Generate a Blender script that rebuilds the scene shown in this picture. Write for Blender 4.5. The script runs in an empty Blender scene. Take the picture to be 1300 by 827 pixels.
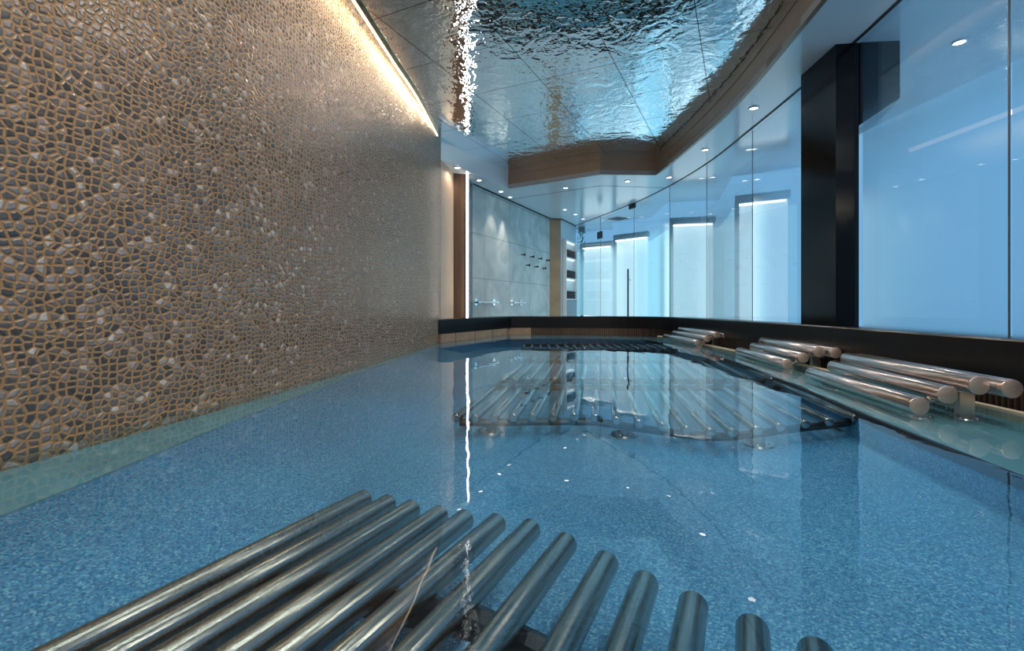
import bpy, bmesh, math, random
from mathutils import Vector, Matrix
random.seed(4)
S = bpy.context.scene
COL = S.collection

# ------------------------------------------------------------------ camera, world, exposure
F = 600.0                                   # focal length in pixels of the 1300 px frame
cam_d = bpy.data.cameras.new('camera'); cam = bpy.data.objects.new('camera', cam_d); COL.objects.link(cam)
cam.location = (0, 0, 0); cam.rotation_euler = (math.pi/2, 0, 0)
cam_d.sensor_width = 36; cam_d.lens = 36*F/1300; cam_d.shift_y = (388-413.5)/1300
cam_d.clip_start = .02; cam_d.clip_end = 100
S.camera = cam
S.view_settings.view_transform = 'Standard'; S.view_settings.look = 'None'
S.view_settings.exposure = 0.35; S.view_settings.gamma = 1; S.view_settings.use_curve_mapping = False
S.cycles.transparent_max_bounces = 24; S.cycles.max_bounces = 10; S.cycles.glossy_bounces = 6
S.cycles.sample_clamp_indirect = 6
w = bpy.data.worlds.new('world'); S.world = w; w.use_nodes = True
w.node_tree.nodes['Background'].inputs[0].default_value = (.30, .42, .62, 1)
w.node_tree.nodes['Background'].inputs[1].default_value = .35

WATER, SOFFIT, MIRROR, FLOOR = -.40, 1.66, 1.90, -.535
GLASS = [(1.33, 9.86), (1.965, 7.78), (2.19, 6.68), (2.30, 5.53), (2.27, 4.47), (2.23, 3.675), (2.18, 2.99), (2.13, 2.567), (2.0, 1.5), (1.86, .3), (1.65, -1.2)]
COAM = [(-.81, 5.25, -.155), (-.41, 6.0, -.155), (-.01, 6.74, -.155), (.9, 6.78, -.155), (1.6, 6.62, -.153), (2.0, 6.2, -.15), (2.06, 5.6, -.147),
        (2.07, 4.9, -.143), (2.065, 4.3, -.14), (2.06, 3.4, -.135), (2.035, 2.9, -.135), (2.01, 2.42, -.135), (1.985, 1.84, -.135), (1.93, 1.1, -.135), (1.84, .3, -.135), (1.66, -.9, -.135)]
WALL = [(-2.0, -2.2), (-1.60, -.5), (-1.32, 1.22), (-1.185, 2.02), (-1.09, 2.7), (-1.0, 3.41), (-.93, 3.99), (-.86, 4.7), (-.81, 5.38)]
LED = [(-1.36, -.8), (-1.20, .5), (-1.06, 1.8), (-.97, 2.84), (-.905, 3.62), (-.848, 4.24), (-.815, 5.20)]
FASCIA = [(-.815, 5.38), (-.053, 6.68), (1.11, 5.97), (1.83, 6.0), (1.86, 4.8), (1.83, 3.78), (1.68, 2.55), (1.5, 1.2), (1.3, 0), (1.05, -1.2)]

def area(name, loc, rot, sx, sy, power, col):
    l = bpy.data.lights.new(name, 'AREA'); l.shape = 'RECTANGLE'; l.size = sx; l.size_y = sy; l.energy = power; l.color = col
    o = bpy.data.objects.new(name, l); o.location = loc; o.rotation_euler = rot; COL.objects.link(o); return o
R = math.radians
# unseen warm fill added behind the camera to brighten the mosaic wall
area('added_warm_fill', (.1, -1.3, 1.5), (R(68), 0, 0), 1.6, .22, 24, (1, .84, .66))
area('added_highlight_strip', (-.02, 1.42, 1.885), (0, 0, math.atan2(.899, .438)), 3.0, .05, 22, (1, .87, .74))  # added strip without a fitting, draws highlights along the lounger bars

# ------------------------------------------------------------------ materials
def mat(name):
    m = bpy.data.materials.new(name); m.use_nodes = True; nt = m.node_tree; nt.nodes.clear()
    out = nt.nodes.new('ShaderNodeOutputMaterial')
    def N(t, **k):
        n = nt.nodes.new(t)
        for a, b in k.items():
            if a.startswith('i_'):
                key = a[2:]; key = int(key) if key.isdigit() else key.replace('_', ' ')
                n.inputs[key].default_value = b
            else: setattr(n, a, b)
        return n
    def L(a, b): nt.links.new(a, b)
    return m, N, L, out
def fres(N, L, ior):
    # same reflectance from either side of the sheet
    g = N('ShaderNodeNewGeometry'); m = N('ShaderNodeMix', data_type='FLOAT'); m.inputs[2].default_value = ior; m.inputs[3].default_value = 1/ior
    L(g.outputs['Backfacing'], m.inputs[0]); f = N('ShaderNodeFresnel'); L(m.outputs[0], f.inputs['IOR']); return f
def c4(c): return (*c, 1) if len(c) == 3 else c
def plain(name, col, rough=.5, metal=0, spec=.5, noise=0, nscale=8, bump=0, bscale=60, col2=None, coord='Object', stretch=(1, 1, 1)):
    m, N, L, out = mat(name); b = N('ShaderNodeBsdfPrincipled', i_Roughness=rough, i_Metallic=metal); b.inputs['Specular IOR Level'].default_value = spec
    tc = N('ShaderNodeTexCoord'); mp = N('ShaderNodeMapping'); mp.inputs['Scale'].default_value = stretch; L(tc.outputs[coord], mp.inputs[0])
    n = N('ShaderNodeTexNoise', i_Scale=nscale, i_Detail=6.0); L(mp.outputs[0], n.inputs['Vector'])
    r = N('ShaderNodeValToRGB'); c2 = col2 or tuple(min(1, x*(1+noise)) for x in col)
    r.color_ramp.elements[0].color = c4(tuple(x*(1-noise) for x in col) if not col2 else col); r.color_ramp.elements[1].color = c4(c2)
    r.color_ramp.elements[0].position = .3; r.color_ramp.elements[1].position = .7
    L(n.outputs[0], r.inputs[0]); L(r.outputs[0], b.inputs['Base Color'])
    if bump:
        n2 = N('ShaderNodeTexNoise', i_Scale=bscale, i_Detail=3.0); L(mp.outputs[0], n2.inputs['Vector'])
        bp = N('ShaderNodeBump', i_Strength=bump, i_Distance=.01); L(n2.outputs[0], bp.inputs['Height']); L(bp.outputs[0], b.inputs['Normal'])
    L(b.outputs[0], out.inputs[0]); return m
def emit(name, col, s):
    m, N, L, out = mat(name); e = N('ShaderNodeEmission', i_Color=c4(col), i_Strength=s); L(e.outputs[0], out.inputs[0]); return m

def mosaic():
    m, N, L, out = mat('pebble_mosaic'); b = N('ShaderNodeBsdfPrincipled', i_IOR=1.75)
    uv = N('ShaderNodeUVMap'); nz = N('ShaderNodeTexNoise', i_Scale=2.2, i_Detail=2.0); L(uv.outputs[0], nz.inputs['Vector'])
    mx = N('ShaderNodeMix', data_type='VECTOR'); mx.inputs['Factor'].default_value = .10; L(uv.outputs[0], mx.inputs[4]); L(nz.outputs['Color'], mx.inputs[5])
    mp = N('ShaderNodeMapping'); mp.inputs['Scale'].default_value = (.92, 1.12, 1); L(mx.outputs[1], mp.inputs[0])
    ve = N('ShaderNodeTexVoronoi', voronoi_dimensions='2D', feature='DISTANCE_TO_EDGE', i_Scale=45.0, i_Randomness=.74); L(mp.outputs[0], ve.inputs['Vector'])
    vc = N('ShaderNodeTexVoronoi', voronoi_dimensions='2D', feature='F1', i_Scale=45.0, i_Randomness=.74); L(mp.outputs[0], vc.inputs['Vector'])
    sep = N('ShaderNodeSeparateColor'); L(vc.outputs['Color'], sep.inputs[0])
    st = N('ShaderNodeValToRGB'); cr = st.color_ramp
    for p, c in ((0, (.055, .046, .042)), (.35, (.105, .087, .078)), (.80, (.175, .150, .14)), (.94, (.32, .27, .25)), (.985, (.52, .48, .46))):
        e = cr.elements[0] if p == 0 else (cr.elements[1] if p == .35 else cr.elements.new(p)); e.position = p; e.color = c4(c)
    L(sep.outputs[0], st.inputs[0])
    fine = N('ShaderNodeTexNoise', i_Scale=90.0, i_Detail=5.0); L(uv.outputs[0], fine.inputs['Vector'])
    mf = N('ShaderNodeMix', data_type='RGBA', blend_type='OVERLAY'); mf.inputs['Factor'].default_value = .5; L(st.outputs[0], mf.inputs[6]); L(fine.outputs[0], mf.inputs[7])
    gr = N('ShaderNodeMix', data_type='RGBA'); gr.inputs[6].default_value = (.30, .150, .048, 1)
    big = N('ShaderNodeTexNoise', i_Scale=1.4, i_Detail=3.0); L(uv.outputs[0], big.inputs['Vector'])
    gc = N('ShaderNodeMix', data_type='RGBA'); gc.inputs[6].default_value = (.26, .140, .052, 1); gc.inputs[7].default_value = (.42, .225, .082, 1); L(big.outputs[0], gc.inputs['Factor'])
    L(gc.outputs[2], gr.inputs[6]); L(mf.outputs[2], gr.inputs[7])
    k = N('ShaderNodeMapRange', interpolation_type='SMOOTHSTEP'); k.inputs[1].default_value = .105; k.inputs[2].default_value = .17
    sb = N('ShaderNodeTexBrick', i_Scale=1.0, offset=0.0); sb.inputs['Mortar Size'].default_value = .0045; sb.inputs['Brick Width'].default_value = .30; sb.inputs['Row Height'].default_value = .30; sb.inputs['Mortar Smooth'].default_value = .6; L(mx.outputs[1], sb.inputs['Vector'])
    sm = N('ShaderNodeMath', operation='MULTIPLY_ADD'); sm.inputs[1].default_value = -.10; L(sb.outputs['Fac'], sm.inputs[0]); L(ve.outputs[0], sm.inputs[2]); L(sm.outputs[0], k.inputs[0])
    L(k.outputs[0], gr.inputs['Factor']); L(gr.outputs[2], b.inputs['Base Color'])
    ro = N('ShaderNodeMapRange'); ro.inputs[3].default_value = .62; ro.inputs[4].default_value = .22; L(k.outputs[0], ro.inputs[0]); L(ro.outputs[0], b.inputs['Roughness'])
    hk = N('ShaderNodeMapRange', interpolation_type='SMOOTHSTEP'); hk.inputs[1].default_value = .04; hk.inputs[2].default_value = .30; L(ve.outputs[0], hk.inputs[0])
    ad = N('ShaderNodeMath', operation='ADD'); sc = N('ShaderNodeMath', operation='MULTIPLY'); sc.inputs[1].default_value = .35; L(sep.outputs[1], sc.inputs[0]); L(hk.outputs[0], ad.inputs[0])
    mu = N('ShaderNodeMath', operation='MULTIPLY'); L(sc.outputs[0], mu.inputs[0]); L(k.outputs[0], mu.inputs[1]); L(mu.outputs[0], ad.inputs[1])
    bp = N('ShaderNodeBump', i_Strength=.5, i_Distance=.006); L(ad.outputs[0], bp.inputs['Height']); L(bp.outputs[0], b.inputs['Normal'])
    L(b.outputs[0], out.inputs[0]); return m

def water():
    m, N, L, out = mat('pool_water'); tr = N('ShaderNodeBsdfTransparent', i_Color=(.80, .94, 1, 1)); gl = N('ShaderNodeBsdfGlossy', i_Roughness=.0, i_Color=(1, 1, 1, 1))
    tc = N('ShaderNodeTexCoord'); mp = N('ShaderNodeMapping'); mp.inputs['Scale'].default_value = (2.2, 1.0, 1); L(tc.outputs['Object'], mp.inputs[0])
    n = N('ShaderNodeTexNoise', i_Scale=2.2, i_Detail=3.0, i_Roughness=.45); L(mp.outputs[0], n.inputs['Vector'])
    bp = N('ShaderNodeBump', i_Strength=.10, i_Distance=.02); L(n.outputs[0], bp.inputs['Height'])
    fr = fres(N, L, 1.36); L(bp.outputs[0], fr.inputs['Normal']); L(bp.outputs[0], gl.inputs['Normal'])
    mx = N('ShaderNodeMixShader'); L(fr.outputs[0], mx.inputs[0]); L(tr.outputs[0], mx.inputs[1]); L(gl.outputs[0], mx.inputs[2]); L(mx.outputs[0], out.inputs[0]); return m

def mirror():
    m, N, L, out = mat('rippled_mirror_steel'); g = N('ShaderNodeBsdfPrincipled', i_Metallic=1.0, i_Roughness=.03)
    tc = N('ShaderNodeTexCoord'); mp = N('ShaderNodeMapping'); mp.inputs['Rotation'].default_value = (0, 0, R(26)); mp.inputs['Location'].default_value = (.27, .1, 0); L(tc.outputs['Object'], mp.inputs[0])
    # panel joints
    br = N('ShaderNodeTexBrick', i_Scale=1.0, offset=0.0); br.inputs['Mortar Size'].default_value = .004; br.inputs['Brick Width'].default_value = .63; br.inputs['Row Height'].default_value = .63; br.inputs['Mortar Smooth'].default_value = .1
    L(mp.outputs[0], br.inputs['Vector'])
    col = N('ShaderNodeMix', data_type='RGBA'); col.inputs[6].default_value = (.82, .93, 1, 1); col.inputs[7].default_value = (.25, .25, .27, 1); L(br.outputs['Fac'], col.inputs['Factor']); L(col.outputs[2], g.inputs['Base Color'])
    n1 = N('ShaderNodeTexNoise', i_Scale=4.5, i_Detail=1.6, i_Distortion=1.6); L(tc.outputs['Object'], n1.inputs['Vector'])
    n2 = N('ShaderNodeTexNoise', i_Scale=26.0, i_Detail=1.0, i_Distortion=.5); L(tc.outputs['Object'], n2.inputs['Vector'])
    a = N('ShaderNodeMath', operation='MULTIPLY_ADD'); a.inputs[1].default_value = .30; L(n2.outputs[0], a.inputs[0]); L(n1.outputs[0], a.inputs[2])
    bp = N('ShaderNodeBump', i_Strength=.42, i_Distance=.016); L(a.outputs[0], bp.inputs['Height']); L(bp.outputs[0], g.inputs['Normal'])
    L(g.outputs[0], out.inputs[0]); return m

def steel(name, col=(.44, .39, .34), rough=.19, streak=.6):
    m, N, L, out = mat(name); b = N('ShaderNodeBsdfPrincipled', i_Metallic=1.0, i_Roughness=rough)
    uv = N('ShaderNodeUVMap'); mp = N('ShaderNodeMapping'); mp.inputs['Scale'].default_value = (90, .02, 1); L(uv.outputs[0], mp.inputs[0])
    n = N('ShaderNodeTexNoise', i_Scale=1.0, i_Detail=3.0); L(mp.outputs[0], n.inputs['Vector'])
    r = N('ShaderNodeMapRange'); r.inputs[3].default_value = 1-streak*1.3; r.inputs[4].default_value = 1+streak; L(n.outputs[0], r.inputs[0])
    mm = N('ShaderNodeMix', data_type='RGBA', blend_type='MULTIPLY'); mm.inputs['Factor'].default_value = 1; mm.inputs[6].default_value = c4(col); L(r.outputs[0], mm.inputs[7]); L(mm.outputs[2], b.inputs['Base Color'])
    bp = N('ShaderNodeBump', i_Strength=.16, i_Distance=.002); L(n.outputs[0], bp.inputs['Height']); L(bp.outputs[0], b.inputs['Normal'])
    L(b.outputs[0], out.inputs[0]); return m

def basin():
    m, N, L, out = mat('blue_speckled_terrazzo'); b = N('ShaderNodeBsdfPrincipled', i_Roughness=.5)
    tc = N('ShaderNodeTexCoord'); v = N('ShaderNodeTexVoronoi', i_Scale=260.0); L(tc.outputs['Object'], v.inputs['Vector'])
    s = N('ShaderNodeSeparateColor'); L(v.outputs['Color'], s.inputs[0])
    r = N('ShaderNodeValToRGB'); cr = r.color_ramp
    pts = ((0, (.016, .118, .26)), (.30, (.030, .175, .35)), (.6, (.052, .235, .43)), (.90, (.11, .33, .49)), (.97, (.20, .42, .56)))
    for i, (p, c) in enumerate(pts):
        e = cr.elements[i] if i < 2 else cr.elements.new(p); e.position = p; e.color = c4(c)
    L(s.outputs[0], r.inputs[0])
    n = N('ShaderNodeTexNoise', i_Scale=1.6, i_Detail=4.0); L(tc.outputs['Object'], n.inputs['Vector'])
    r2 = N('ShaderNodeMapRange'); r2.inputs[1].default_value = .3; r2.inputs[2].default_value = .7; r2.inputs[3].default_value = .82; r2.inputs[4].default_value = 1.15; L(n.outputs[0], r2.inputs[0])
    mm = N('ShaderNodeMix', data_type='RGBA', blend_type='MULTIPLY'); mm.inputs['Factor'].default_value = 1; L(r.outputs[0], mm.inputs[6]); L(r2.outputs[0], mm.inputs[7]); L(mm.outputs[2], b.inputs['Base Color'])
    L(b.outputs[0], out.inputs[0]); return m

def clear_glass():
    m, N, L, out = mat('clear_glass'); tr = N('ShaderNodeBsdfTransparent', i_Color=(.93, .98, .99, 1)); gl = N('ShaderNodeBsdfGlossy', i_Roughness=.0)
    fr = fres(N, L, 1.35); mx = N('ShaderNodeMixShader'); L(fr.outputs[0], mx.inputs[0]); L(tr.outputs[0], mx.inputs[1]); L(gl.outputs[0], mx.inputs[2]); L(mx.outputs[0], out.inputs[0]); return m
def film(name='frosted_film', lo=.80, top0=.70, top1=1.35, mn=.12):
    # white frosted film, dense below and thinning out towards the head of the glass
    m, N, L, out = mat(name); tr = N('ShaderNodeBsdfTransparent'); tl = N('ShaderNodeBsdfTranslucent', i_Color=(.80, .93, 1, 1)); di = N('ShaderNodeBsdfRefraction', i_Color=(.95, 1, 1, 1), i_Roughness=.42, i_IOR=1.12)
    a = N('ShaderNodeMixShader', i_0=.60); L(tl.outputs[0], a.inputs[1]); L(di.outputs[0], a.inputs[2])
    tc = N('ShaderNodeTexCoord'); sp = N('ShaderNodeSeparateXYZ'); L(tc.outputs['Object'], sp.inputs[0])
    mr = N('ShaderNodeMapRange', interpolation_type='SMOOTHSTEP'); mr.inputs[1].default_value = top0; mr.inputs[2].default_value = top1; mr.inputs[3].default_value = lo; mr.inputs[4].default_value = mn; L(sp.outputs[2], mr.inputs[0])
    mx = N('ShaderNodeMixShader'); L(mr.outputs[0], mx.inputs[0]); L(tr.outputs[0], mx.inputs[1]); L(a.outputs[0], mx.inputs[2]); L(mx.outputs[0], out.inputs[0]); return m

def stone_tile(name, c1, c2):
    m, N, L, out = mat(name); b = N('ShaderNodeBsdfPrincipled', i_Roughness=.6)
    uv = N('ShaderNodeUVMap'); br = N('ShaderNodeTexBrick', i_Scale=1.0, offset=0.0); br.inputs['Mortar Size'].default_value = .004; br.inputs['Brick Width'].default_value = .80; br.inputs['Row Height'].default_value = .62
    mp = N('ShaderNodeMapping'); mp.inputs['Location'].default_value = (.47, .24, 0); L(uv.outputs[0], mp.inputs[0]); L(mp.outputs[0], br.inputs['Vector'])
    n = N('ShaderNodeTexNoise', i_Scale=2.5, i_Detail=7.0, i_Distortion=1.2); L(uv.outputs[0], n.inputs['Vector'])
    r = N('ShaderNodeValToRGB'); r.color_ramp.elements[0].color = c4(c1); r.color_ramp.elements[1].color = c4(c2); r.color_ramp.elements[0].position = .32; r.color_ramp.elements[1].position = .68; L(n.outputs[0], r.inputs[0])
    mm = N('ShaderNodeMix', data_type='RGBA'); L(br.outputs['Fac'], mm.inputs['Factor']); L(r.outputs[0], mm.inputs[6]); mm.inputs[7].default_value = c4(tuple(x*.55 for x in c1)); L(mm.outputs[2], b.inputs['Base Color'])
    L(b.outputs[0], out.inputs[0]); return m

M = dict(
 mosaic=mosaic(), water=water(), mirror=mirror(), basin=basin(), glass=clear_glass(), film=film(),
 film_near=film('frosted_film_near', .88, .85, 1.32, .14),
 ledge=plain('teal_ledge_stone', (.12, .29, .34), .5, noise=.18, nscale=5),
 steel=steel('brushed_steel'), finesteel=steel('polished_steel', (.50, .47, .44), .06, .3), tube=steel('brushed_steel_tube', (.74, .64, .60), .22, .25),
 darksteel=plain('dark_frame_metal', (.035, .038, .045), .4, .6),
 cap=plain('turned_steel_cap', (.50, .40, .35), .5, .9, noise=.2, nscale=400), chrome=plain('chrome', (.75, .75, .76), .12, 1), brass=plain('brass_channel', (.42, .27, .12), .35, .9),
 soffit=plain('satin_white_soffit', (.68, .77, .84), .15, spec=.6), bronze=plain('bronze_lacquer_band', (.25, .185, .135), .35, .25, noise=.08),
 groove=plain('shadow_gap', (.02, .02, .022), .6),
 black=plain('black_lacquer', (.002, .002, .0025), .14, spec=.25), coam=plain('black_granite', (.006, .006, .007), .30, spec=.3, noise=.3, nscale=60),
 slat=plain('dark_grille', (.05, .035, .028), .4, .3), grille_back=plain('reddish_stone_behind_grille', (.30, .19, .13), .6, noise=.3, nscale=4),
 block=plain('tan_stone_block', (.36, .235, .15), .6, noise=.2, nscale=6), cream=plain('cream_stone_lip', (.72, .64, .50), .45, noise=.1),
 tanwall=plain('tan_plaster', (.62, .44, .30), .6, noise=.06, nscale=3), recess=plain('brown_timber', (.12, .065, .035), .45, noise=.25, nscale=3, stretch=(6, 6, .5)),
 slate=plain('slate_blue_edge', (.05, .07, .11), .25),
 stone=stone_tile('grey_stone_tile', (.40, .47, .48), (.62, .69, .69)),
 tanpillar=plain('tan_limestone', (.42, .29, .18), .55, noise=.12, nscale=5), pale=plain('pale_blue_panel', (.45, .56, .62), .4),
 greypanel=plain('grey_panel', (.16, .20, .25), .4), white=plain('white_shelf', (.8, .8, .8), .4),
 towel=plain('dark_towel', (.07, .055, .06), .9, noise=.3, nscale=80, bump=.5, bscale=300), towel2=plain('plum_towel', (.16, .05, .055), .9, noise=.3, nscale=80),
 outer=plain('pale_outer_wall', (.52, .68, .80), .6, noise=.05, nscale=2), floor=plain('pale_passage_floor', (.5, .56, .58), .5, noise=.05),
 frame=plain('dark_blue_window_frame', (.03, .06, .10), .5), leaf=plain('green_leaf', (.03, .16, .08), .5, noise=.4, nscale=20),
 pane=emit('lit_blind', (.66, .86, .95), 1.35), wall_glow=emit('glowing_blue_wall', (.165, .37, .60), 1.0), wall_glow_bright=emit('glowing_cyan_wall', (.31, .66, .84), 1.1), faint_line=emit('faint_reflected_line', (1, .84, .80), 1.1), tube_light=emit('strip_light', (1, .96, .92), 3),  # wall glow put into the materials; faint line imitates a reflection
 led=emit('warm_led', (1, .82, .60), 3), ledv=emit('neutral_led', (1, .90, .80), 9), lens=emit('downlight_lens', (1, .92, .82), 6),
)

# ------------------------------------------------------------------ mesh helpers
def mesh_ob(name, bm, m, parent=None, smooth=False, loc=None):
    me = bpy.data.meshes.new(name); bmesh.ops.recalc_face_normals(bm, faces=bm.faces); bm.to_mesh(me); bm.free()
    me.materials.append(M[m] if isinstance(m, str) else m)
    if smooth:
        for p in me.polygons: p.use_smooth = True
        me.set_sharp_from_angle(angle=R(40))
    o = bpy.data.objects.new(name, me); COL.objects.link(o)
    if parent: o.parent = parent
    if loc: o.location = loc
    return o
def box(bm, c, s, rz=0, M4=None):
    mt = Matrix.Translation(c) @ Matrix.Rotation(rz, 4, 'Z') @ Matrix.Diagonal((*s, 1))
    if M4: mt = M4 @ mt
    bmesh.ops.create_cube(bm, size=1, matrix=mt)
def tube(bm, pts, r, seg=20, caps=True):
    uvl = bm.loops.layers.uv.verify(); rings = []; ln = 0; lens = []
    pts = [Vector(p) for p in pts]
    for i, p in enumerate(pts):
        if i: ln += (p-pts[i-1]).length
        lens.append(ln)
        d = (pts[min(i+1, len(pts)-1)]-pts[max(i-1, 0)]).normalized()
        up = Vector((0, 0, 1)) if abs(d.z) < .9 else Vector((0, 1, 0))
        a = d.cross(up).normalized(); b = a.cross(d)
        rings.append([bm.verts.new(p + a*math.cos(t)*r + b*math.sin(t)*r) for t in [2*math.pi*k/seg for k in range(seg)]])
    for i in range(len(rings)-1):
        for k in range(seg):
            f = bm.faces.new((rings[i][k], rings[i][(k+1) % seg], rings[i+1][(k+1) % seg], rings[i+1][k]))
            for lp, (u, v) in zip(f.loops, ((k/seg, lens[i]), ((k+1)/seg, lens[i]), ((k+1)/seg, lens[i+1]), (k/seg, lens[i+1]))): lp[uvl].uv = (u, v)
    if caps: bm.faces.new(rings[0]); bm.faces.new(rings[-1][::-1])
def capped(bm, p0, p1, r, seg=24, ch=.004):
    # a bar with softly rounded ends
    p0, p1 = Vector(p0), Vector(p1); d = (p1-p0).normalized(); uvl = bm.loops.layers.uv.verify()
    up = Vector((0, 0, 1)) if abs(d.z) < .9 else Vector((0, 1, 0)); a = d.cross(up).normalized(); b = a.cross(d)
    prof = [(0, r-ch), (ch*.35, r-ch*.3), (ch, r)]; L0 = (p1-p0).length
    prof += [(L0-x, rr) for x, rr in prof[::-1]]
    rings = [[bm.verts.new(p0+d*x+(a*math.cos(t)+b*math.sin(t))*rr) for t in [2*math.pi*k/seg for k in range(seg)]] for x, rr in prof]
    for i in range(len(rings)-1):
        for k in range(seg):
            f = bm.faces.new((rings[i][k], rings[i][(k+1) % seg], rings[i+1][(k+1) % seg], rings[i+1][k]))
            for lp, (u, v) in zip(f.loops, ((k/seg, prof[i][0]), ((k+1)/seg, prof[i][0]), ((k+1)/seg, prof[i+1][0]), (k/seg, prof[i+1][0]))): lp[uvl].uv = (u, v)
    bm.faces.new(rings[0]); bm.faces.new(rings[-1][::-1])
def prism(bm, poly, z0, z1):
    lo = [bm.verts.new((x, y, z0)) for x, y in poly]; hi = [bm.verts.new((x, y, z1)) for x, y in poly]; n = len(poly)
    bm.faces.new(lo); bm.faces.new(hi)
    for i in range(n): bm.faces.new((lo[i], lo[(i+1) % n], hi[(i+1) % n], hi[i]))
def smooth_line(pts, n=6):
    # Catmull-Rom through the points
    P = [Vector(p) for p in pts]; out = []
    for i in range(len(P)-1):
        a, b, c, d = P[max(i-1, 0)], P[i], P[i+1], P[min(i+2, len(P)-1)]
        for k in range(n):
            t = k/n; out.append(.5*((2*b)+(c-a)*t+(2*a-5*b+4*c-d)*t*t+(3*b-a-3*c+d)*t**3))
    out.append(P[-1]); return out
def offset(line, d):
    out = []
    for i, p in enumerate(line):
        a, b = line[max(i-1, 0)], line[min(i+1, len(line)-1)]; t = Vector((b[0]-a[0], b[1]-a[1])).normalized()
        out.append(Vector((p[0]+t.y*d, p[1]-t.x*d)) if len(p) == 2 else Vector((p[0]+t.y*d, p[1]-t.x*d, p[2])))
    return out
def sweep(bm, line, prof, zs=None):
    # prof: (offset to the right of travel, z) loop, swept along the plan line
    rings = []
    cols = [offset(line, o) for o, z in prof]
    for i in range(len(line)): rings.append([bm.verts.new((cols[j][i][0], cols[j][i][1], prof[j][1] + (zs[i] if zs else 0))) for j in range(len(prof))])
    n = len(prof)
    for i in range(len(rings)-1):
        for j in range(n): bm.faces.new((rings[i][j], rings[i][(j+1) % n], rings[i+1][(j+1) % n], rings[i+1][j]))
    bm.faces.new(rings[0]); bm.faces.new(rings[-1][::-1])
def wall_strip(name, line, z0, z1, m, thick, parent=None):
    bm = bmesh.new(); sweep(bm, line, [(0, z0), (0, z1), (thick, z1), (thick, z0)])
    uvl = bm.loops.layers.uv.verify(); acc = [0]
    for i in range(1, len(line)): acc.append(acc[-1] + (Vector(line[i][:2])-Vector(line[i-1][:2])).length)
    def arc(co):
        j = min(range(len(line)), key=lambda i: (line[i][0]-co.x)**2+(line[i][1]-co.y)**2); return acc[j]
    for f in bm.faces:
        for lp in f.loops: lp[uvl].uv = (arc(lp.vert.co), lp.vert.co.z)
    o = mesh_ob(name, bm, m, parent); return o
def struct(o): o['kind'] = 'structure'; return o
def empty(name, loc=(0, 0, 0), rz=0):
    o = bpy.data.objects.new(name, None); o.location = loc; o.rotation_euler = (0, 0, rz); o.empty_display_size = .1; COL.objects.link(o); return o
def tag(o, label, cat, group=None, kind=None):
    o['label'] = label; o['category'] = cat
    if group: o['group'] = group
    if kind: o['kind'] = kind
    return o

# ------------------------------------------------------------------ the setting
wl = [tuple(v) for v in smooth_line(WALL, 8)]
struct(wall_strip('wall_left', wl, -.56, MIRROR, 'mosaic', -.15))
struct(wall_strip('wall_left_end', [(-.812, 5.38), (-.735, 5.93)], -.6, SOFFIT, 'tanwall', -.12))
struct(wall_strip('wall_back_recess', [(-.735, 5.93), (-.575, 5.985)], -.6, SOFFIT, 'recess', -.12))
struct(wall_strip('trim_1', [(-.588, 6.0), (-.555, 6.10), (-.54, 6.47)], -.6, SOFFIT, 'slate', -.08))
struct(wall_strip('wall_back', [(-.54, 6.47), (.72, 9.05)], -.6, SOFFIT, 'stone', -.12))
struct(wall_strip('wall_back_pillar', [(.72, 9.05), (.935, 9.05)], -.6, SOFFIT, 'tanpillar', -.12))
struct(wall_strip('wall_back_return', [(.935, 9.05), (1.33, 9.86)], -.6, SOFFIT, 'pale', -.08))
# outer wall of the passage, in steps, glowing by its material in place of passage lamps
OUT = [(1.0, 11.2), (1.55, 10.75), (2.20, 10.28), (2.02, 9.48), (2.62, 8.86), (2.50, 7.62), (3.26, 7.44), (2.84, 6.10), (3.44, 5.70), (3.36, 4.2), (3.42, 3.0), (3.40, 1.5), (3.3, -1.5)]
struct(wall_strip('wall_right_outer', OUT[8:], -.6, SOFFIT, 'wall_glow', -.1))
struct(wall_strip('wall_far_outer', OUT[:9], 1.22, SOFFIT, 'wall_glow', -.1))
struct(wall_strip('window_20', OUT[:9], -.6, 1.22, 'wall_glow_bright', -.1))  # wall between the windows, glow added to brighten the frosted film
# basin
bm = bmesh.new(); prism(bm, [(-2.3, -1.6), (2.2, -1.6), (2.35, 7.1), (-1.2, 7.1)], FLOOR-.12, FLOOR); struct(mesh_ob('floor', bm, 'basin'))
LE = [(-1.30, -1.6), (-1.16, 0), (-1.047, .966), (-1.03, 2.0), (-.93, 3.6), (-.80, 4.9)]
ll = [tuple(v) for v in smooth_line(LE, 5)]
far_l = [(-.40, 5.6), (-.2, 6.0), (.3, 6.12), (1.2, 6.1), (1.62, 5.85), (1.62, 7.0), (-.4, 7.0), (-1.0, 5.2), (-1.2, 3.4), (-1.45, 1.2), (-2.2, -1.6)]
bm = bmesh.new(); prism(bm, ll + far_l, -.436, -.430)
struct(mesh_ob('trim_2', bm, 'ledge'))
bm = bmesh.new(); prism(bm, ll + far_l, FLOOR-.02, -.436); struct(mesh_ob('trim_15', bm, 'basin'))
RE = [(1.66, 5.85), (1.72, 5.0), (1.734, 4.16), (1.60, 3.0), (1.363, 1.817), (1.259, 1.162), (1.10, .2), (.9, -1.6)]
rl = [tuple(v) for v in smooth_line(RE, 5)]
bm = bmesh.new(); prism(bm, rl + [(2.1, -1.6), (2.3, 3), (2.35, 7.0), (1.66, 7.0)], -.436, -.430); struct(mesh_ob('trim_3', bm, 'ledge'))
bm = bmesh.new(); prism(bm, rl + [(2.1, -1.6), (2.3, 3), (2.35, 7.0), (1.66, 7.0)], FLOOR-.02, -.436); struct(mesh_ob('trim_16', bm, 'basin'))
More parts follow.
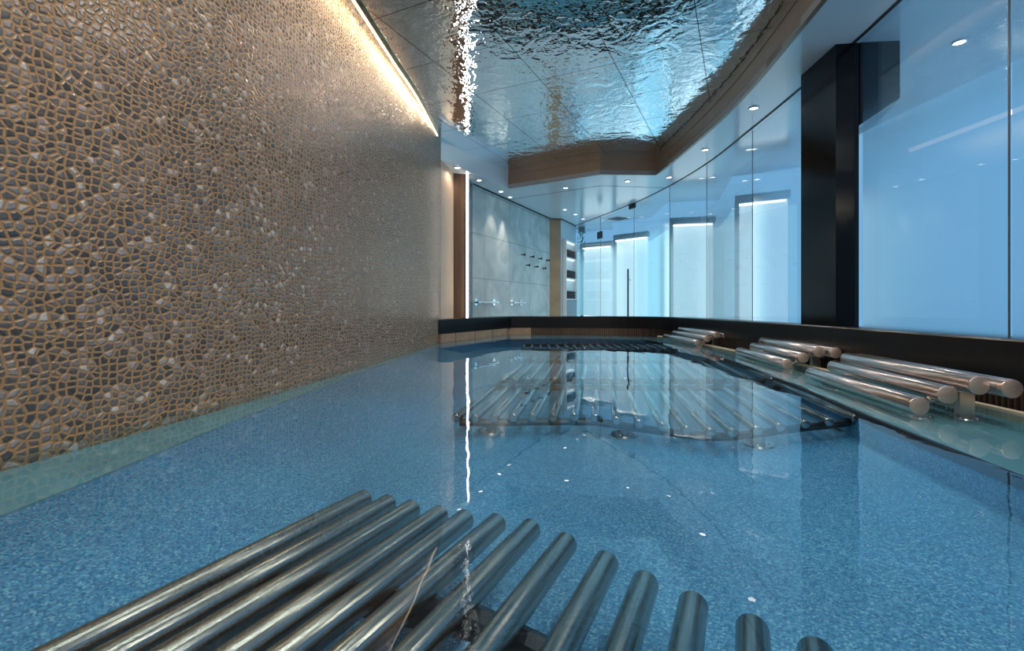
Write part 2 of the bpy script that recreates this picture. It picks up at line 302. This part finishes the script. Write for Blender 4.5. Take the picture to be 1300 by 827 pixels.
bm = bmesh.new(); sweep(bm, rl, [(.004, -.455), (.004, -.425), (-.014, -.425), (-.014, -.455)][::-1]); struct(mesh_ob('trim_4', bm, 'darksteel'))
ap = ll; ap2 = [tuple(v) for v in offset(ll, .55)]
bm = bmesh.new(); A_ = [bm.verts.new((x, y, -.436)) for x, y in ap]; B_ = [bm.verts.new((x, y, FLOOR+.001)) for x, y in ap2]
C_ = [bm.verts.new((x, y, FLOOR-.05)) for x, y in ap2]; D_ = [bm.verts.new((x, y, FLOOR-.05)) for x, y in ap]
for i in range(len(ap)-1):
    for P_, Q_ in ((A_, B_), (B_, C_), (C_, D_), (D_, A_)): bm.faces.new((P_[i], P_[i+1], Q_[i+1], Q_[i]))
struct(mesh_ob('trim_18', bm, 'basin', smooth=False))
# passage floor behind the coaming
bm = bmesh.new(); prism(bm, [(-1.0, 6.95), (-.3, 7.0), (2.2, 6.95), (2.4, 5.8), (2.40, 3.2), (2.3, 1.5), (2.05, -1.4), (3.6, -1.5), (3.8, 8), (2.8, 11.4), (.5, 11.4)], -.62, -.50); struct(mesh_ob('floor_passage', bm, 'floor'))

# ceiling: mirror field, dropped soffit with a bronze band round the opening
bm = bmesh.new(); prism(bm, [(-2.2, -1.5), (-1.0, 5.6), (-.2, 6.9), (2.1, 6.4), (2.1, 3.0), (1.4, -1.5)], MIRROR, MIRROR+.06); struct(mesh_ob('ceiling_mirror', bm, 'mirror'))
fl = FASCIA[:4] + [tuple(v) for v in smooth_line(FASCIA[3:], 5)][1:]
bm = bmesh.new(); prism(bm, fl + [(1.3, -1.6), (3.9, -1.6), (4.0, 8), (3.0, 11.6), (.3, 11.6), (-.9, 8.5), (-.95, 5.4)], SOFFIT, SOFFIT+.05); struct(mesh_ob('ceiling', bm, 'soffit'))
bm = bmesh.new(); sweep(bm, [(-.83, 5.37), (-.053, 6.68)], [(-.0, SOFFIT-.001), (-.0, MIRROR), (-.03, MIRROR), (-.03, SOFFIT-.001)]); struct(mesh_ob('trim_5', bm, 'soffit'))
bm = bmesh.new(); sweep(bm, fl[1:], [(0, SOFFIT-.002), (0, MIRROR-.055), (-.03, MIRROR-.055), (-.03, SOFFIT-.002)]); struct(mesh_ob('trim_6', bm, 'bronze'))
bm = bmesh.new(); sweep(bm, fl[1:], [(-.006, MIRROR-.055), (-.006, MIRROR), (-.03, MIRROR), (-.03, MIRROR-.055)]); struct(mesh_ob('trim_7', bm, 'bronze'))
bm = bmesh.new(); sweep(bm, fl[1:], [(.006, MIRROR-.062), (.006, MIRROR-.052), (-.006, MIRROR-.052), (-.006, MIRROR-.062)]); struct(mesh_ob('trim_8', bm, 'bronze'))
# shadow gaps in the soffit
gl = [tuple(v) for v in smooth_line(GLASS, 5)]
bm = bmesh.new(); sweep(bm, gl, [(.012, SOFFIT-.004), (.012, SOFFIT+.01), (.034, SOFFIT+.01), (.034, SOFFIT-.004)][::-1]); struct(mesh_ob('trim_9', bm, 'groove'))
bm = bmesh.new(); sweep(bm, [(-.02, 7.40), (1.24, 6.55), (2.17, 6.68)], [(0, SOFFIT-.0015), (0, SOFFIT+.01), (.012, SOFFIT+.01), (.012, SOFFIT-.0015)]); struct(mesh_ob('trim_10', bm, 'groove'))
bm = bmesh.new(); sweep(bm, [(-.53, 6.45), (.73, 9.03), (.93, 9.03), (1.32, 9.84)], [(0, SOFFIT-.012), (0, SOFFIT+.01), (.02, SOFFIT+.01), (.02, SOFFIT-.012)]); struct(mesh_ob('trim_11', bm, 'groove'))

# coaming round the pool: black granite top and upstand, grille below
cs = [tuple(v) for v in smooth_line([c for c in COAM[:3]], 2)] + [tuple(v) for v in smooth_line(COAM[2:], 6)][1:]
c2 = [(p[0], p[1]) for p in cs]; cz = [p[2] for p in cs]
co = struct(mesh_ob('trim_12', (lambda b: (sweep(b, c2, [(0, -.165), (0, -.008), (-.008, 0), (-.11, 0), (-.11, -.37), (-.05, -.37), (-.05, -.165)], cz), b)[1])(bmesh.new()), 'coam'))
bm = bmesh.new(); sweep(bm, c2, [(-.112, -.004), (-.112, -.02), (-.26, -.02), (-.26, -.004)], cz); struct(mesh_ob('trim_13', bm, 'coam'))
# pale stone lip in the overflow on the right
lip = offset(c2, .085)[22:]
bm = bmesh.new(); sweep(bm, [tuple(p) for p in lip], [(0, -.44), (0, -.394), (.032, -.394), (.032, -.44)]); struct(mesh_ob('trim_14', bm, 'cream'))

acc = [0]
for i in range(1, len(c2)): acc.append(acc[-1] + math.dist(c2[i], c2[i-1]))
def along(s):
    for i in range(1, len(acc)):
        if s <= acc[i] or i == len(acc)-1:
            t = (s-acc[i-1])/(acc[i]-acc[i-1]); a, b = c2[i-1], c2[i]
            return a[0]+(b[0]-a[0])*t, a[1]+(b[1]-a[1])*t, math.atan2(b[1]-a[1], b[0]-a[0])
gr = empty('overflow_grille', (1.2, 6.7, -.36)); tag(gr, 'long dark slotted overflow grille under the black coaming around the pool', 'grille')
def rel(o, p): o.parent = p; o.location = -Vector(p.location); return o
bm = bmesh.new(); sweep(bm, c2, [(-.030, -.42), (-.030, -.29), (-.045, -.29), (-.045, -.42)]); rel(mesh_ob('backing_panel', bm, 'grille_back'), gr)
bm = bmesh.new(); s = acc[2]+.9
while s < acc[-1]-.05:
    x, y, a = along(s); box(bm, (x-math.cos(a+math.pi/2)*-.016, y-math.sin(a+math.pi/2)*-.016, -.361), (.008, .018, .122), a); s += .026
rel(mesh_ob('slats', bm, 'slat'), gr)
s = .02; bm_list = [.30, .42, .42, .40, .42]
for L_ in bm_list:
    x, y, a = along(s+L_/2); bm = bmesh.new(); box(bm, (0, 0, 0), (L_-.012, .03, .098), 0); bmesh.ops.bevel(bm, geom=bm.edges[:], offset=.004, segments=2, affect='EDGES')
    o = mesh_ob('stone_block', bm, 'block', loc=(x-math.cos(a+math.pi/2)*-.012, y-math.sin(a+math.pi/2)*-.012, -.371)); o.rotation_euler.z = a
    tag(o, ['tan stone block under the coaming against the pebble wall', 'second tan stone block along the back coaming from the pebble wall', 'third tan stone block along the back coaming from the pebble wall',
            'tan stone block under the coaming at the bend of the back edge', 'tan stone block just right of the bend, beside the slotted grille'][bm_list.index(L_) if False else len([0 for q in bpy.data.objects if q.name.startswith('stone_block')])-1], 'stone block', 'tan blocks under the back coaming'); s += L_

# black column standing by the glass
bm = bmesh.new(); prism(bm, [(2.085, 3.41), (2.055, 3.0), (2.165, 2.985), (2.19, 2.983), (2.30, 3.41)], -.5, SOFFIT-.001); struct(mesh_ob('wall_right_column', bm, 'black'))

bm = bmesh.new(); vs = [[bm.verts.new((x, y, z)) for x, y, z in q] for q in (((2.195, 2.98, SOFFIT), (2.43, 2.96, SOFFIT), (2.43, 2.96, 1.30), (2.195, 2.98, 1.14)), ((2.32, 3.41, SOFFIT), (2.62, 3.41, SOFFIT), (2.62, 3.41, 1.30), (2.32, 3.41, 1.14)))]
bm.faces.new(vs[0]); bm.faces.new(vs[1])
for k in range(4): bm.faces.new((vs[0][k], vs[0][(k+1) % 4], vs[1][(k+1) % 4], vs[1][k]))
struct(mesh_ob('trim_17', bm, 'black'))
# glass wall
seams = [(1.33, 9.86), (1.647, 8.82), (1.984, 7.69), (2.198, 6.60), (2.295, 5.58), (2.27, 4.47), (2.21, 3.44), None, (2.175, 2.95), (2.056, 1.958), (1.90, .9), (1.73, -.3), (1.6, -1.4)]
wn = 0
def pane(a, b, z0, z1, name, filmm):
    a, b = Vector(a), Vector(b); t = (b-a).normalized(); a2, b2 = a+t*.003, b-t*.003; n = Vector((t.y, -t.x))   # n points towards the pool side
    bm = bmesh.new(); q = [a2, b2, b2-n*.01, a2-n*.01]
    if n.x > 0: q = [a2, b2, b2+n*.01, a2+n*.01]
    prism(bm, [tuple(v) for v in q], z0, z1); o = mesh_ob(name, bm, 'glass')
    off = n*.012 if n.x > 0 else -n*.012
    bm = bmesh.new(); vs = [bm.verts.new((*p, z)) for p, z in ((a2+off, z0), (b2+off, z0), (b2+off, z1), (a2+off, z1))]; bm.faces.new(vs)
    mesh_ob('frosted_film', bm, filmm, o)
    bm = bmesh.new(); tube(bm, [(*(b2+off*.5), z0), (*(b2+off*.5), z1)], .004, 6); mesh_ob('edge_seal', bm, 'slate', o)
    return o
for i in range(len(seams)-1):
    if seams[i] is None or seams[i+1] is None: continue
    near = i >= 8
    if i == 1:
        d = pane(seams[i], seams[i+1], -.49, SOFFIT-.03, 'door_1', 'film'); struct(d)
        P = Vector((*seams[2], 0)); D = (Vector((*seams[1], 0))-P).normalized(); nrm = Vector((-D.y, D.x, 0)); nrm = nrm if nrm.x < 0 else -nrm
        hp = P + D*.10 + nrm*.05
        bm = bmesh.new(); tube(bm, [(hp.x, hp.y, -.45), (hp.x, hp.y, .60)], .014, 12); h = mesh_ob('door_handle', bm, 'darksteel', d)
        bm = bmesh.new()
        for z in (.42, -.25): tube(bm, [(hp.x, hp.y, z), tuple(Vector((hp.x, hp.y, z))-nrm*.05)], .01, 10)
        mesh_ob('standoff', bm, 'chrome', h)
        Hh = Vector((*seams[1], 0)); bm = bmesh.new(); box(bm, (Hh.x+nrm.x*.01, Hh.y+nrm.y*.01, 1.31), (.16, .03, .13), math.atan2(D.y, D.x)); mesh_ob('hinge', bm, 'darksteel', d)
        bm = bmesh.new(); c = P+D*.05; box(bm, (c.x, c.y, SOFFIT-.04), (.16, .035, .07), math.atan2(D.y, D.x)); mesh_ob('patch_fitting', bm, 'darksteel', d)
    else:
        wn += 1; struct(pane(seams[i], seams[i+1], -.20 if 1 else 0, SOFFIT-.002, 'window_%d' % wn, 'film_near' if near else 'film'))
# lit windows in the outer wall, with dark heads and light lines, then a made-up reflected streak
WIN = [((1.60, 10.66), (2.14, 10.25)), ((2.07, 9.40), (2.55, 8.90)), ((2.56, 7.57), (3.16, 7.43)), ((2.89, 6.04), (3.35, 5.74)), ((3.30, 3.9), (3.34, 2.6))]
for a, b in WIN:
    wn += 1; a, b = Vector(a), Vector(b); t = (b-a).normalized(); n = Vector((t.y, -t.x)); n = n if n.dot(-a) > 0 else -n
    dim = (b-a).length; e = empty('window_%d' % wn, (*(a+n*.0), 0), math.atan2(t.y, t.x)); struct(e)
    s = 1 if (Matrix.Rotation(math.atan2(t.y, t.x), 2).inverted() @ n).y > 0 else -1
    bm = bmesh.new(); box(bm, (dim/2, s*.01, 1.345), (dim+.06, .09, .10)); box(bm, (-.01, s*.01, .4), (.05, .09, 1.8)); 
    if a.y > 4 : mesh_ob('window_frame', bm, 'frame', e)
    else: bm.free()
    bm = bmesh.new(); box(bm, (dim/2, s*-.01, .4), (dim, .02, 1.79)); 
    if a.y > 4 : mesh_ob('window_blind', bm, 'pane', e)
    else: bm.free()
    bm = bmesh.new(); box(bm, (dim/2, s*.03, 1.275), (dim-.03, .02, .028)); mesh_ob('light_strip', bm, 'tube_light' if a.y > 4 else 'faint_line', e)  # nearest strip is a glowing stand-in for a reflected light line

# ------------------------------------------------------------------ water
bm = bmesh.new()
poly = [(-1.78, -1.3)] + [(x, y) for x, y in wl if y > -1.2] + c2[1:]
bm.faces.new([bm.verts.new((x-(.01 if i else 0), y, WATER)) for i, (x, y) in enumerate([(p[0], p[1]) for p in poly])])
wt = mesh_ob('pool_water', bm, 'water'); tag(wt, 'still clear water filling the whole pool and mirroring the room', 'water', kind='stuff')

# ------------------------------------------------------------------ loungers of parallel steel bars
def lounger(name, label, origin, dirv, bars, zc, r, beams, beam_r, posts, m='steel', group=None):
    ang = math.atan2(dirv[1], dirv[0]); e = empty(name, (origin[0], origin[1], FLOOR), ang); tag(e, label, 'lounger', group)
    h = zc-FLOOR
    for s, t0, t1 in bars:
        bm = bmesh.new(); capped(bm, (t0, -s, h), (t1, -s, h), r, 20, .006); mesh_ob('bar', bm, m, e, smooth=True)
    for pts in beams:
        bm = bmesh.new(); tube(bm, [(t, -s, h-r-beam_r*.8) for s, t in pts], beam_r, 8); mesh_ob('cross_beam', bm, 'darksteel', e, smooth=True)
    for s, t in posts:
        bm = bmesh.new(); tube(bm, [(t, -s, 0), (t, -s, h-r-beam_r)], .022, 16); bmesh.ops.create_cone(bm, cap_ends=True, segments=32, radius1=.055, radius2=.052, depth=.008, matrix=Matrix.Translation((t, -s, .004)))
        f = mesh_ob('post', bm, 'steel', e, smooth=True)
        for k in range(3):
            q = k*2.094+.6; bm = bmesh.new(); bmesh.ops.create_uvsphere(bm, u_segments=10, v_segments=6, radius=.006, matrix=Matrix.Translation((t+.04*math.cos(q), -s+.04*math.sin(q), .009))); mesh_ob('bolt', bm, 'chrome', f, smooth=True)
    return e
D1 = (.438, .899)
ends = [-.739, -.675, -.613, -.546, -.490, -.426, -.358, -.280, -.200, -.132, -.062, .012, .08]
tt = [.789, .792, .792, .795, .80, .812, .820, .798, .768, .737, .713, .694, .68]
ss = [-.739+.0658*k for k in range(13)]
k1 = (.425/.42)
lounger('bar_lounger', 'nearest underwater lounger of parallel brushed steel bars, cut by the bottom of the picture', (0, 0), D1,
        [(s*k1, -.55, t*k1) for s, t in zip(ends, tt)], -.426, .0205,
        [[(-.80, .46), (-.6, .56), (-.35, .60), (-.1, .56), (.12, .46)], [(-.80, -.1), (.12, -.1)]], .024, [(-.33, .52), (-.7, -.05), (0.06, -.05)])
D2 = Vector((.185, 1)).normalized()
tab = [(-.566, 1.815), (-.492, 1.829), (-.418, 1.843), (-.341, 1.862), (-.265, 1.885), (-.184, 1.9), (-.1, 1.922), (-.017, 1.924), (.067, 1.893), (.15, 1.858), (.233, 1.826), (.313, 1.796), (.39, 1.778), (.465, 1.79), (.563, 1.842), (.661, 1.905), (.773, 1.974), (.880, 2.031), (1.009, 2.107), (1.119, 2.168)]
bars = [(s, t, 2.80+.0*s+.19*s) for s, t in tab] + [(s*1.02, 2.90+.19*s, 4.15+.17*s) for s, t in tab]
lounger('bar_lounger', 'wide underwater lounger of fanned steel bars lying in the middle of the pool', (0, 0), D2, bars, -.452, .018,
        [[(s, t+.06) for s, t in tab], [(-.60, 2.70), (1.12, 3.0)], [(-.62, 2.95), (1.12, 3.25)], [(-.60, 4.0), (1.12, 4.3)]], .016,
        [(-.45, 1.95), (.1, 2.0), (.6, 1.95), (1.05, 2.25), (-.45, 2.8), (.9, 3.05)], 'finesteel')
D3 = Vector((.05, 1)).normalized()
lounger('bar_lounger', 'farthest underwater lounger, a dark row of short bars by the back edge of the pool', (0, 0), D3,
        [(-.13+.092*k, 4.95, 5.85) for k in range(18)], -.452, .017, [[(-.15, 5.05), (1.5, 5.05)], [(-.15, 5.75), (1.5, 5.75)]], .018, [(0, 5.05), (1.3, 5.05)], 'finesteel')

# ------------------------------------------------------------------ raised tube rests along the right edge
def tube_rest(label, near, far, yn, yf):
    e = empty('tube_rest', (near[0], near[1], -.432)); tag(e, label, 'tube rest', 'steel tube rests along the right edge')
    n, f = Vector((near[0], near[1], 0)), Vector((far[0], far[1], 0))
    rows = [(0, -.370, 0, 0), (.105, -.330, .02, -.01), (.185, -.289, -.01, .02), (.265, -.293, -.04, .05)]
    d = (f-n).normalized(); a = Vector((d.y, -d.x, 0))
    for i, (o, z, s0, s1) in enumerate(rows):
        p0 = n + a*o + d*s0; p1 = f + a*o + d*s1
        bm = bmesh.new(); capped(bm, (p0.x-near[0], p0.y-near[1], z+.432), (p1.x-near[0], p1.y-near[1], z+.432), .0335, 32, .0015); t = mesh_ob('tube', bm, 'tube', e, smooth=True)
        for q_, sg in ((p0, -1), (p1, 1)):
            b0 = Vector((q_.x-near[0], q_.y-near[1], z+.432)); bm = bmesh.new(); capped(bm, b0, b0+d*.003*sg, .0325, 32, .0005); mesh_ob('end_cap', bm, 'cap', t, smooth=True)
    L_ = (f-n).length
    for q in (.10, L_-.12):
        c = d*q; bm = bmesh.new()
        # bracket following the curve of the tubes, on two posts
        tube(bm, [(c.x+a.x*o, c.y+a.y*o, z+.432-.036) for o, z, _, _ in rows], .011, 10)
        mesh_ob('bracket', bm, 'tube', e, smooth=True)
        for o, z in ((.055, -.36), (.215, -.30)):
            b = c + a*o; bm = bmesh.new(); box(bm, (b.x, b.y, (z+.432-.03)/2), (.03, .05, z+.432-.03), math.atan2(d.y, d.x)); p = mesh_ob('post', bm, 'tube', e)
            bm = bmesh.new(); bmesh.ops.create_cone(bm, cap_ends=True, segments=28, radius1=.05, radius2=.048, depth=.006, matrix=Matrix.Translation((b.x, b.y, .003)))
            mesh_ob('flange', bm, 'chrome', p, smooth=True)
            for k in range(4): bm = bmesh.new(); bmesh.ops.create_uvsphere(bm, u_segments=10, v_segments=6, radius=.006, matrix=Matrix.Translation((b.x+.037*math.cos(k*1.571+.5), b.y+.037*math.sin(k*1.571+.5), .007))); mesh_ob('bolt', bm, 'chrome', p, smooth=True)
    return e
tube_rest('nearest rest of four thick steel tubes above the water at the right edge', (1.50, 1.74), (1.63, 2.57), 0, 0)
tube_rest('middle rest of four steel tubes above the water, in front of the black column', (1.735, 2.98), (1.83, 3.80), 0, 0)
tube_rest('farthest and smallest looking rest of steel tubes by the right corner of the pool', (1.83, 4.65), (1.80, 5.55), 0, 0)
# flat shelf bars on the ledge beside the rests
# ------------------------------------------------------------------ LED lines
lp = [tuple(v) for v in smooth_line(LED, 6)]
e = empty('cove_light', (-.9, 3.6, 1.86)); tag(e, 'warm glowing light line curving along the top of the pebble mosaic wall', 'strip light')
bm = bmesh.new(); sweep(bm, lp, [(.0, 1.862), (.0, 1.898), (-.012, 1.898), (-.012, 1.862)]); rel(mesh_ob('light_strip', bm, 'led'), e)
bm = bmesh.new(); sweep(bm, lp, [(.006, 1.872), (.006, 1.899), (.0005, 1.899), (.0005, 1.872)]); rel(mesh_ob('channel', bm, 'brass'), e)
for i in range(0, len(lp)-1, 2):
    for f_ in (.25, .75, 1.25, 1.75):
        j = min(i+int(f_), len(lp)-2); q = f_-int(f_); p = (lp[j][0]*(1-q)+lp[j+1][0]*q, lp[j][1]*(1-q)+lp[j+1][1]*q)
        l = bpy.data.lights.new('led_chip', 'POINT'); l.energy = .5; l.color = (1, .76, .50); l.shadow_soft_size = 0
        lo = bpy.data.objects.new('led_chip', l); COL.objects.link(lo); lo.location = (p[0]-.02, p[1], 1.855); rel2 = lo.location - e.location; lo.parent = e; lo.location = rel2
v = empty('wall_light_line', (-.563, 5.965, -.3)); tag(v, 'tall vertical white light line in the brown recess beside the stone wall', 'strip light')
bm = bmesh.new(); box(bm, (0, 0, .98), (.024, .03, 1.955)); mesh_ob('light_strip', bm, 'ledv', v)
bm = bmesh.new(); box(bm, (-.018, .012, .98), (.010, .03, 1.955)); box(bm, (.018, .012, .98), (.010, .03, 1.955)); mesh_ob('channel', bm, 'slate', v)

# ------------------------------------------------------------------ downlights
def dl_mesh(r):
    bm = bmesh.new(); tube(bm, [(r*math.cos(t), r*math.sin(t), 0) for t in [2*math.pi*k/24 for k in range(25)]], .006, 8, False); return bm
DL = [(-.66, 5.68, 'small downlight at the head of the tan wall strip', 3), (-.435, 6.25, 'downlight in the soffit at the corner of the stone wall', 4), (-.16, 6.87, 'downlight by the stone wall just left of the ceiling opening corner', 9),
      (-.03, 7.22, 'downlight near the stone wall, behind the ceiling opening corner', 4), (.754, 6.66, 'downlight behind the slanting bronze band of the ceiling opening', 7), (.912, 8.164, 'leftmost of the three small downlights near the glass door', 6),
      (1.153, 8.586, 'middle of the three small downlights near the glass door', 4), (1.36, 9.05, 'rightmost and smallest of the three downlights near the glass door', 3), (1.54, 6.30, 'downlight behind the straight bronze band of the ceiling opening', 7),
      (2.03, 6.11, 'downlight in the soffit right of the far corner of the ceiling opening', 6), (2.054, 5.03, 'downlight in the right soffit over the farthest tube rest', 6), (2.03, 3.968, 'downlight in the right soffit left of the black column', 6),
      (2.815, 2.973, 'downlight in the passage ceiling behind the near glass', 4), (1.887, 2.50, 'downlight at the top edge of the picture over the nearest tube rest', 12),
      (1.68, 1.25, 'added downlight in the right soffit beside the camera', 10), (1.42, .05, 'added downlight in the right soffit behind the camera', 10)]
for x, y, lab, pw in DL:
    r = .036; e = empty('downlight', (x, y, SOFFIT-.004)); 
    if y > 2: tag(e, lab, 'downlight', 'ceiling downlights')
    else: e.name = 'added_downlight_a' if y > 1 else 'added_downlight_b'; struct(e)   # out of frame, added to put highlights on the lounger bars
    mesh_ob('trim_ring', dl_mesh(r), 'chrome', e, smooth=True)
    bm = bmesh.new(); bmesh.ops.create_cone(bm, cap_ends=True, segments=24, radius1=r*.8, radius2=r*.8, depth=.006, matrix=Matrix.Translation((0, 0, .001))); mesh_ob('lens', bm, 'lens', e)
    l = bpy.data.lights.new('spot', 'SPOT'); l.energy = pw*1.7; l.color = (1, .84, .68); l.spot_size = R(152); l.spot_blend = .6
    if x > 2.5: l.energy = 3; l.spot_size = R(60)
    if y > 8: l.energy = 5; l.spot_size = R(90)
    if (x, y) == (-.66, 5.68): l.energy = 3
    if (x, y) == (-.03, 7.22): l.energy = 34; l.spot_size = R(44); l.spot_blend = .7
    if (x, y) == (-.16, 6.87) or (x, y) == (-.435, 6.25): l.energy = 12; l.spot_size = R(60); l.shadow_soft_size = .02
    lo = bpy.data.objects.new('spot', l); lo.parent = e; lo.location = (0, 0, -.012); COL.objects.link(lo)
# ------------------------------------------------------------------ fittings on the stone wall
A = math.atan2(2.58, 1.26); nx, ny = math.sin(A), -math.cos(A)
hooks = [(.158, 7.899, .847, 'leftmost robe hook in the upper row on the stone wall'), (.321, 8.233, .847, 'second robe hook from the left in the upper row'), (.479, 8.557, .847, 'third robe hook from the left in the upper row'), (.642, 8.889, .847, 'rightmost robe hook in the upper row, nearest the tan pillar'),
         (.242, 8.072, .686, 'leftmost robe hook in the lower row on the stone wall'), (.399, 8.392, .686, 'middle robe hook in the lower row'), (.563, 8.728, .686, 'rightmost robe hook in the lower row')]
for x, y, z, lab in hooks:
    e = empty('robe_hook', (x, y, z), A); tag(e, lab, 'hook', 'robe hooks on the stone wall')
    bm = bmesh.new(); tube(bm, [(0, 0, 0), (0, -.012, 0)], .028, 16); mesh_ob('rosette', bm, 'chrome', e, smooth=True)
    bm = bmesh.new(); tube(bm, [(0, -.01, 0), (0, -.06, 0)], .012, 12); tube(bm, [(0, -.055, 0), (0, -.07, 0)], .022, 14); mesh_ob('peg', bm, 'darksteel', e, smooth=True)
for x0, y0, ln, lab, two in ((-.539+.02, 6.471+.04, .56, 'long chrome grab rail low on the stone wall near its left corner', 0), (-.025, 7.524, .386, 'short chrome grab rail low on the middle of the stone wall', 1)):
    e = empty('grab_rail', (x0, y0, .045), A); tag(e, lab, 'grab rail', 'chrome rails on the stone wall')
    bm = bmesh.new(); tube(bm, [(-.02, -.06, 0), (ln+.02, -.06, 0)], .014, 14); mesh_ob('rail', bm, 'chrome', e, smooth=True)
    for t in (0.03, ln):
        bm = bmesh.new(); tube(bm, [(t, 0, 0), (t, -.01, 0)], .05, 20); tube(bm, [(t, -.01, 0), (t, -.075, 0)], .016, 14); mesh_ob('bracket', bm, 'chrome', e, smooth=True)
# lit niche with towels in the wall beside the glass
A2 = math.atan2(.81, .395)
e = empty('towel_niche', (.974, 9.13, -.24), A2); tag(e, 'white lit towel shelf unit with three openings on the wall beside the glass door', 'shelf unit')
bm = bmesh.new()
for x in (.01, .651): box(bm, (x, -.04, .76), (.02, .08, 1.52))
mesh_ob('side_panel', bm, 'white', e)
bm = bmesh.new(); box(bm, (.33, -.005, .76), (.66, .01, 1.52)); mesh_ob('back_panel', bm, 'white', e)
sh = [.36, .765, 1.17, 1.50]
for z in sh:
    bm = bmesh.new(); box(bm, (.33, -.04, z), (.62, .08, .02)); o = mesh_ob('shelf', bm, 'white', e)
for z in sh[1:]:
    bm = bmesh.new(); box(bm, (.33, -.03, z-.02), (.56, .02, .015)); mesh_ob('shelf_light', bm, 'pane', e)
bm = bmesh.new(); box(bm, (.33, -.075, .17), (.61, .015, .34)); mesh_ob('cupboard_door', bm, 'greypanel', e)
cs_, sn_ = math.cos(A2), math.sin(A2)
for zi, nm in ((0, 'bottom'), (1, 'middle'), (2, 'top')):
    for k in range(3):
        bm = bmesh.new(); box(bm, (0, 0, 0), (.50, .07, .05)); bmesh.ops.bevel(bm, geom=bm.edges[:], offset=.018, segments=3, affect='EDGES')
        lx, ly = .33, -.048; o = mesh_ob('folded_towel', bm, 'towel2' if (zi == 2 and k == 2) else 'towel', smooth=True, loc=(.974+lx*cs_-ly*sn_, 9.13+lx*sn_+ly*cs_, -.24+sh[zi]+.011+.026+.052*k)); o.rotation_euler.z = A2
        tag(o, '%sdark folded towel, %s of the stack in the %s opening of the lit niche' % ('reddish ' if (zi == 2 and k == 2) else '', ('lowest', 'middle one', 'topmost')[k], nm), 'towel', 'folded towels in the lit niche')

# plant behind the far end of the glass
e = empty('hanging_plant', (1.47, 9.98, 1.60)); tag(e, 'dark green trailing plant hanging behind the far end of the glass wall', 'plant')
bm = bmesh.new(); box(bm, (0, 0, 0), (.12, .12, .10)); mesh_ob('planter', bm, 'groove', e)
bm = bmesh.new(); rnd = random.Random(2)
for k in range(160):
    z = -rnd.random()**1.3*.75; rr = .07*(1+z*.5); c = Vector((rnd.gauss(0, rr*.6), rnd.gauss(0, rr*.6), z)); q = Matrix.Translation(c) @ Matrix.Rotation(rnd.random()*6.28, 4, 'Z') @ Matrix.Rotation(rnd.uniform(.5, 1.4), 4, 'X')
    vs = [bm.verts.new(q @ Vector(p)) for p in ((0, 0, 0), (.016, .02, .004), (0, .05, 0), (-.016, .02, .004))]; bm.faces.new(vs)
mesh_ob('foliage', bm, 'leaf', e)
# air vent in the passage ceiling
e = empty('air_vent', (2.02, 9.0, SOFFIT-.006), R(-60)); tag(e, 'small slotted air vent in the ceiling behind the glass door', 'vent')
bm = bmesh.new()
for k in range(6): box(bm, (k*.05-.125, 0, 0), (.022, .3, .012))
mesh_ob('slats', bm, 'groove', e)
bm = bmesh.new(); box(bm, (0, 0, .004), (.36, .36, .004)); mesh_ob('backing', bm, 'white', e)
